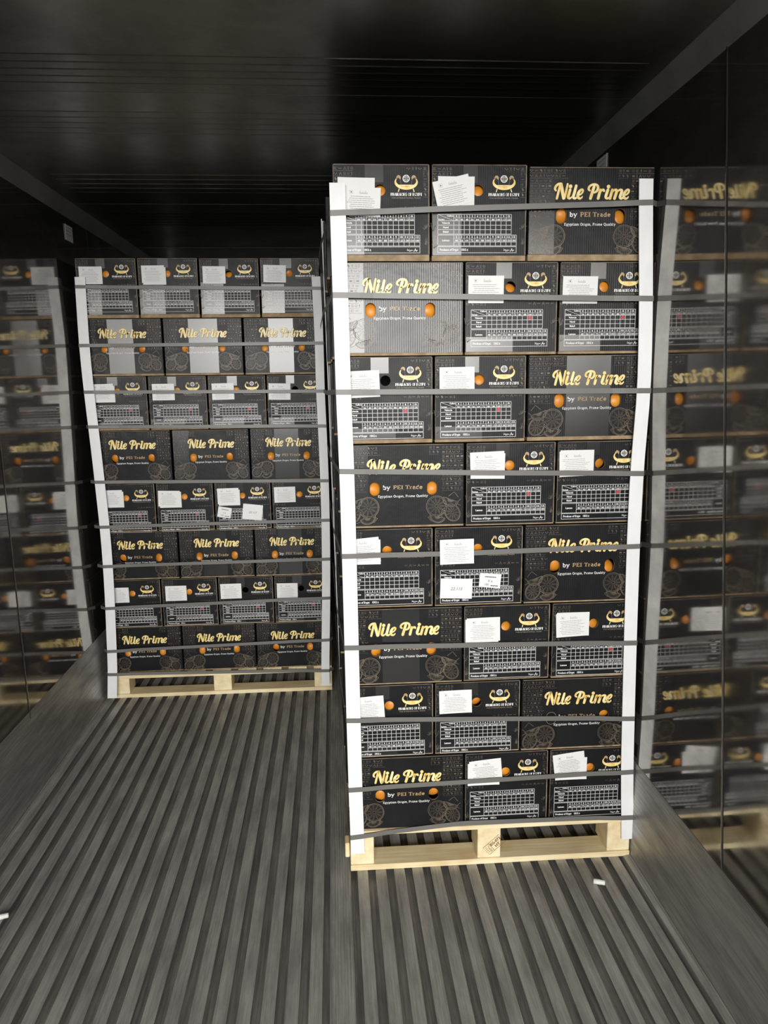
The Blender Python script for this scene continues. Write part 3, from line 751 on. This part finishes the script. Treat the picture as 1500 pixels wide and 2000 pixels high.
def build_stack(near):
    Zs, X0, Yp, ly, sh = (Z1, 0.0, Y1, LY1, C1) if near else (Z2, XB, Y2, LY2, D2)
    who = 'near pallet' if near else 'far pallet'
    grp = 'fruit cartons facing the door on the %s' % who
    for tier in range(8):
        k = 7-tier
        z0, z1 = Zs[k], Zs[k+1]; xo = X0 + (sh[k]+sh[k+1])/2; y0 = Yp + ly*(k+.5)
        if near: kinds = 'EEL' if tier % 2 == 0 else 'LEE'
        else: kinds = 'EEEE' if tier % 2 == 0 else 'LLL'
        x = 0
        for i, kd in enumerate(kinds):
            w = .3 if kd == 'E' else .4; d = .4 if kd == 'E' else .3
            seed = tier*10+i+(0 if near else 100); r = random.Random(seed)
            gx = .0025 if near else .0035
            t = {0: .017, 1: .008, 2: .010, 3: .006}.get(tier, .0045) + r.uniform(-.002, .002)
            yj = y0 + r.uniform(-.004, .004) - (.006 if tier == 0 else 0); zj = r.uniform(-.0015, .0)
            H = z1-z0-.0015+zj
            if tier == 0 and near and i == 2: H -= .004
            if len(kinds) == 4: pos = ['leftmost', 'second from left', 'second from right', 'rightmost'][i]
            elif kinds in ('EEL', 'LEE') and kd == 'L': pos = POS3[i]
            else: pos = POS3[i]
            face = 'chart end out' if kd == 'E' else 'gold script side out'
            lab = 'black fruit carton, %s, %s in %s, %s' % (face, pos, TIERS[tier], who)
            if near:
                labels = NEAR_LAB.get((tier, i), [])
            else:
                labels = [(.014+r.uniform(-.006, .006), .038+r.uniform(-.006, .006), r.uniform(-1.5, 1.5), 1)]
                if r.random() < .35: labels = [(labels[0][0]+.006, labels[0][1]+.008, 0, 0)] + labels
            root, holes = carton(kd, xo+x+gx, w-2*gx, yj, d-.004, z0, H, t, lab, grp, r.uniform(-.006, .006), seed=seed,
                                 closed_left=(near and tier == 6 and i == 2), labels=labels, film=(near and (tier, i) == (1, 0)), high=(tier == 0), over=(near and (tier, i) == (4, 1)),
                                 stamp=((tier, i) in (NEAR_RED if near else FAR_RED)), tape=r.random() < (.9 if tier < 3 else .55))
            for q, hl in enumerate(holes):
                if near and tier == 2 and i == 0: continue
                if (not near) and kd == 'E' and r.random() < .2: continue
                dv = r.choice([0, 0, .006, .010, .020, -.012]); du = r.uniform(-.008, .008)
                op = (xo+x+gx+hl[0]+(w-2*gx-(.396 if kd == 'L' else w-2*gx))/2+du, yj+.0435, z0+H-hl[1]-dv)
                if kd == 'L':
                    side = 'right' if (len(holes) == 1 or q == 1) else 'left'
                    ol = 'orange in %s hand hole of %s carton, %s, %s' % (side, pos, TIERS[tier], who)
                else: ol = 'orange in round hole of %s carton, %s, %s' % (pos, TIERS[tier], who)
                orange(op, ol, 'oranges showing through holes on the %s' % who)
            if near and tier == 4 and i == 1:
                extra_label(root, (.020, .172), -2.5, H, '22.115', .107, .068); extra_label(root, (.152, .157), -6, H, 'V a', .072, .048)
            if (not near) and tier == 4 and i == 2:
                extra_label(root, (.148, .118), -7, H, '22.113', .104, .082); extra_label(root, (.018, .130), -10, H, 'v a', .070, .056)
            x += w
        if near:     # left flank, behind the front row
            ys = [(.4, .4), (.8, .4)] if tier % 2 == 0 else [(.3, .3), (.6, .3), (.9, .3)]
            for j, (ya, l) in enumerate(ys):
                kd = 'L' if l == .4 else 'E'
                dep = .3 if kd == 'L' else .4
                xf = xo - (.012+.030*z0/2.1)*(ya+l*.5)/1.2 + rng.uniform(-.005, .003)
                carton(kd, xf, l-.006, y0+ya+l-.003, dep, z0, z1-z0-.002, .008,
                       'black fruit carton, left flank of near pallet, %s, %s' % (['next behind front', 'second behind front', 'third behind front'][j], TIERS[tier]), 'flank cartons of the near pallet', -PI/2, seed=300+tier*4+j, tape=False)

def extra_label(root, uv, rot, H, txt, w, h):
    p = link('handwritten_label', paper_mesh(w, h, .0010), root, (uv[0], -.0035, H-uv[1]), (0, -math.radians(rot), 0))
    k = Ink()
    if len(txt) > 3: put_text(k, txt, w*.5, h*.58, .0105, slant=.25, bold=.0)
    else:
        put_text(k, txt, w*.5, h*.60, .009, bold=0, slant=.1); put_text(k, '100', w*.36, h*.86, .0075, bold=0)
        r = random.Random(3)
        for (a, b_, v) in ((.25, .75, .20), (.55, .80, .81)):
            u = w*a
            while u < w*b_: l = r.uniform(.003, .007); k.rect(u, h*v, u+l, h*v+.0035); u += l+.001
    link('label_print', k.mesh('label_print', [M['ink_dark']], eps=.0004), p, (0, -.0008, 0))

build_stack(True)
build_stack(False)

# ------------------------------------------------------------------ wooden pallets
def pallet(name_label, x0, y0, w, d, zt, near):
    root = tag(link('wooden_pallet', None, None, (x0, y0, 0)), name_label, 'pallet')
    bt, dt = .021, .016; bh = zt-bt-dt
    bw = .083 if near else .098
    for y in (.0, d/2-.05, d-.10):
        link('bottom_board', bevel_box('bottom_board', w, .10, bt, M['wood_x'], .0015), root, (w/2, y+.05, 0))
    for bx in (bw/2, w/2-.01 if near else w/2+.0, w-bw/2):
        for i, y in enumerate((.004, d/2-.06, d-.124)):
            link('block', bevel_box('block', bw, .12, bh-(.018 if not near else 0), M['wood_b'], .004, 2), root, (bx, y+.06, bt))
    if near:   # deck boards run across, front one flush
        n = 7; bd = .12
        for i in range(n):
            link('deck_board', bevel_box('deck_board', w, bd, dt, M['wood_x'], .0015), root, (w/2, bd/2+(d-bd)*i/(n-1), zt-dt))
    else:
        for y in (0, d/2-.05, d-.10):
            link('stringer_board', bevel_box('stringer_board', w, .10, .018, M['wood_x'], .0015), root, (w/2, y+.05, zt-dt-.018))
        n = 9; bd = .10
        for i in range(n):
            link('deck_board', bevel_box('deck_board', bd, d, dt, M['wood_y'], .0015), root, (bd/2+(w-bd)*i/(n-1), d/2-.004, zt-dt))
    return root, bt, bh

pn, bt, bh = pallet('pale pine pallet with burnt stamp under the near carton stack', 0.0, Y1-.004, 1.003, 1.2, Z1[0]-.001, True)
pallet('pale pine pallet under the far carton stack', XB+.003, Y2-.004, 1.206, 1.0, Z2[0]-.001, False)
k = Ink(); w_, h_ = .074, .036
k.stroke([(0, 0, .0014), (w_, 0, .0014), (w_, h_, .0014), (0, h_, .0014)], closed=True); k.line(.024, 0, .024, h_, .0013)
put_text(k, 'EG-073', .048, .0155, .0105, bold=.03, width=.044); put_text(k, 'HT', .046, .0310, .0110, bold=.03)
for q in (.006, .012, .019, .026): k.line(.004, q, .0095, q+.0015, .0013)
k.stroke([(.013, .030, .0012), (.015, .016, .0016), (.018, .006, .0010)]); k.stroke([(.016, .030, .0012), (.019, .020, .0012)]); k.line(.011, .0305, .022, .0305, .0012)
link('heat_treatment_stamp', k.mesh('heat_treatment_stamp', [M['stamp']], eps=.0006), pn, (.470, .004, .060), (0, -math.radians(42), 0))
link('splinter', bevel_box('splinter', .016, .05, .055, M['wood_b'], .003), pn, (-.010, .045, .040))

# ------------------------------------------------------------------ white corner boards and straps
def resample(pts, z):
    pts = sorted(pts, key=lambda p: p[1])
    if z <= pts[0][1]: return pts[0][0]
    for a, c in zip(pts[:-1], pts[1:]):
        if z <= c[1]: return a[0]+(c[0]-a[0])*(z-a[1])/(c[1]-a[1])
    return pts[-1][0]

def corner_board(px, y, sgn, leg, label, rear=False):
    """angle board along the measured outer edge; sgn +1: flange runs to +x"""
    path = [unproject_y(u, v, y) for u, v in px]; zt, zb = path[0][1], path[-1][1]
    n = 26; th = .004; vs, fs = [], []
    for i in range(n+1):
        z = zb+(zt-zb)*i/n; x = sum(resample(path, z+q) for q in (-.08, -.04, 0, .04, .08))/5
        yo = y + .0015*math.sin(i*.9)
        f = -1 if rear else 1
        prof = [(x, yo), (x+sgn*leg, yo), (x+sgn*leg, yo+f*th), (x+sgn*th, yo+f*th), (x+sgn*th, yo+f*leg), (x, yo+f*leg)]
        vs += [(a, b_, z) for a, b_ in prof]
    for i in range(n):
        for j in range(6): a = i*6+j; b_ = i*6+(j+1) % 6; fs.append((a, b_, b_+6, a+6))
    fs += [tuple(range(5, -1, -1)), tuple(range(n*6, n*6+6))]
    me = mesh_of('corner_board', vs, fs, M['edge'])
    bm = bmesh.new(); bm.from_mesh(me); bmesh.ops.recalc_face_normals(bm, faces=bm.faces[:]); bm.to_mesh(me); bm.free()
    tag(link('corner_board', me), label, 'edge protector', 'white corner boards')
    return path

YS1, YS2 = Y1-.012, Y2-.056
NL = [(643, 357), (645, 430), (650, 580), (656, 766), (663, 920), (668, 1087), (673, 1266), (677, 1408), (681, 1544), (686, 1668)]
NR = [(1275, 349), (1276, 584), (1271, 763), (1257, 925), (1249, 1067), (1244, 1256), (1239, 1404), (1237, 1508), (1238, 1638)]
FL = [(146, 541), (147, 563), (154, 675), (164, 765), (172, 832), (185, 942), (195, 1029), (201, 1106), (206, 1187), (209, 1271), (211, 1318), (209, 1364)]
FR = [(625, 540), (627, 563), (632, 671), (634, 764), (638, 840), (642, 934), (644, 1017), (645, 1092), (645, 1170), (644, 1248), (643, 1310), (644, 1338)]
pNL = corner_board(NL, YS1, 1, .047, 'white cardboard corner board on left edge of the near pallet')
pNR = corner_board(NR, YS1, -1, .044, 'white cardboard corner board on right edge of the near pallet')
pFL = corner_board(FL, YS2, 1, .050, 'white cardboard corner board on left edge of the far pallet')
pFR = corner_board(FR, YS2, -1, .044, 'white cardboard corner board on right edge of the far pallet')
corner_board([(627, 432), (640, 740), (650, 1000), (663, 1300)], Y1+1.205, 1, .045, 'narrow white corner board at the back left of the near pallet', rear=True)

def strap(px, y, depth, label, group, pl, pr, w=.0155, lean=False, side=(-1.283, -.056)):
    """polyester band: across the front through the measured points, round both corners and back along the sides"""
    pts = []
    for u, v in px:
        x, z = unproject_y(u, v, y-.003); pts.append((x, z))
    zl, zr = pts[0][1], pts[-1][1]; xl, xr = resample(pl, zl)-.0016, resample(pr, zr)+.0016
    yf = y-.0022
    ln = (.012+.030*zl/2.1) if lean else .004
    xs_ = min(xl, side[0])
    path = [(xs_-.008-ln*1.15, y+depth, zl-.01), (xs_-.008-ln*.62, y+depth*.42, zl-.008), (xs_, y+.03, zl), (xl, y+.002, zl), (xl+.002, yf, zl)]
    n = 24
    zf = lambda x: next((a[1]+(c[1]-a[1])*(x-a[0])/(c[0]-a[0]) for a, c in zip(pts[:-1], pts[1:]) if x <= c[0]), zr)
    for i in range(1, n):
        x = xl+(xr-xl)*i/n; path.append((x, yf+.007*max(0, min(1, (min(x-xl, xr-x)-.058)/.08)), zf(x)))
    path += [(xr-.002, yf, zr), (xr, y+.002, zr), (max(xr, side[1]), y+.03, zr), (max(xr+.002, side[1]), y+depth*.5, zr), (max(xr+.002, side[1]), y+depth, zr)]
    vs, fs = [], []; t = .0010
    m_ = len(path)
    for i, p in enumerate(path):
        a, c = path[max(i-1, 0)], path[min(i+1, m_-1)]
        d = Vector((c[0]-a[0], c[1]-a[1], 0)).normalized(); nrm = Vector((d.y, -d.x, 0))*t
        for s, q in ((0, -.5), (1, -.5), (1, .5), (0, .5)):
            vs.append((p[0]+nrm.x*s, p[1]+nrm.y*s, p[2]+q*w))
    for i in range(m_-1):
        for j in range(4): a = i*4+j; b_ = i*4+(j+1) % 4; fs.append((a, b_, b_+4, a+4))
    fs += [(3, 2, 1, 0), tuple(range(m_*4-4, m_*4))]
    me = mesh_of('strap', vs, fs, M['strap'])
    bm = bmesh.new(); bm.from_mesh(me); bmesh.ops.recalc_face_normals(bm, faces=bm.faces[:]); bm.to_mesh(me); bm.free()
    tag(link('packing_strap', me), label, 'strap', group)

NS = [[(645, 416), (860, 407), (1275, 395)], [(650, 576), (1275, 583)], [(655, 766), (1271, 763)], [(663, 921), (950, 924), (1257, 925)], [(668, 1087), (900, 1082), (1249, 1067)],
      [(673, 1266), (1244, 1256)], [(677, 1408), (1239, 1404)], [(681, 1544), (900, 1530), (1237, 1508)], [(684, 1637), (905, 1610), (1238, 1597)]]
NW = ['top', 'second', 'third', 'fourth', 'fifth', 'sixth', 'seventh', 'eighth', 'ninth', 'tenth']
for i, px in enumerate(NS):
    lab = '%s grey packing strap from the top around the near carton stack' % NW[i] if i else 'topmost grey packing strap around the near carton stack'
    if i == len(NS)-1: lab = 'lowest grey packing strap slanting across the near pallet'
    strap(px, YS1, 1.2, lab, 'straps around the near stack', pNL, pNR, .0165, True, (-.004, 1.0005))
FS = [[(146, 560), (627, 563)], [(154, 675), (632, 670)], [(164, 766), (634, 764)], [(172, 834), (638, 832)], [(185, 942), (642, 939)], [(195, 1030), (644, 1016)],
      [(201, 1107), (645, 1092)], [(206, 1189), (645, 1168)], [(209, 1273), (644, 1250)], [(211, 1318), (643, 1310)]]
for i, px in enumerate(FS):
    lab = '%s grey packing strap from the top around the far carton stack' % NW[i] if i else 'topmost grey packing strap around the far carton stack'
    if i == len(FS)-1: lab = 'lowest grey packing strap around the far wooden pallet'
    strap(px, YS2, 1.0, lab, 'straps around the far stack', pFL, pFR, .0165)

# ------------------------------------------------------------------ small things
def plug(loc, rot, label):
    n = 16; r = .0085; L = .038
    prof = [(0, 0), (r*.8, 0), (r, .0015), (r, L*.6), (r*.94, L*.62), (r*.94, L-.002), (r*.8, L), (0, L)]
    vs = [(p[1]-L/2, p[0]*math.cos(2*PI*i/n), p[0]*math.sin(2*PI*i/n)) for p in prof for i in range(n)]
    fs = [(a*n+i, a*n+(i+1) % n, (a+1)*n+(i+1) % n, (a+1)*n+i) for a in range(len(prof)-1) for i in range(n)]
    tag(link('plastic_plug', mesh_of('plastic_plug', vs, fs, M['plastic'], smooth=True), None, loc, (0, 0, rot)), label, 'plug')
plug((.841, 2.216, .0088), -.35, 'small white plug lying on the floor before the near pallet')
plug((-1.128, 2.215, .0088), .3, 'small white plug lying on the floor at the left edge')
def sticker(x, s, y, z, label):
    w, h = .105, .075; bm = bmesh.new()
    me = bevel_box('sticker_sheet', .0012, w, h, M['sticker'], .0003)
    r_ = tag(link('load_sticker', None, None, (x, y, z)), label, 'sticker'); link('sheet', me, r_)
    k = Ink()
    for i, q in enumerate((.010, .026, .042)): k.rect(.012, q, .09-.012*(i % 2), q+.006)
    link('print', k.mesh('print', [M['ink']], eps=.0002), r_, (s*-.0007, w/2 if s > 0 else -w/2, h), (0, 0, -PI/2 if s > 0 else PI/2))
sticker(-1.312, -1, 3.97, 2.400, 'small white load-line sticker high on the left wall')
sticker(.9875, 1, 2.86, 2.425, 'small white load-line sticker high on the right wall')
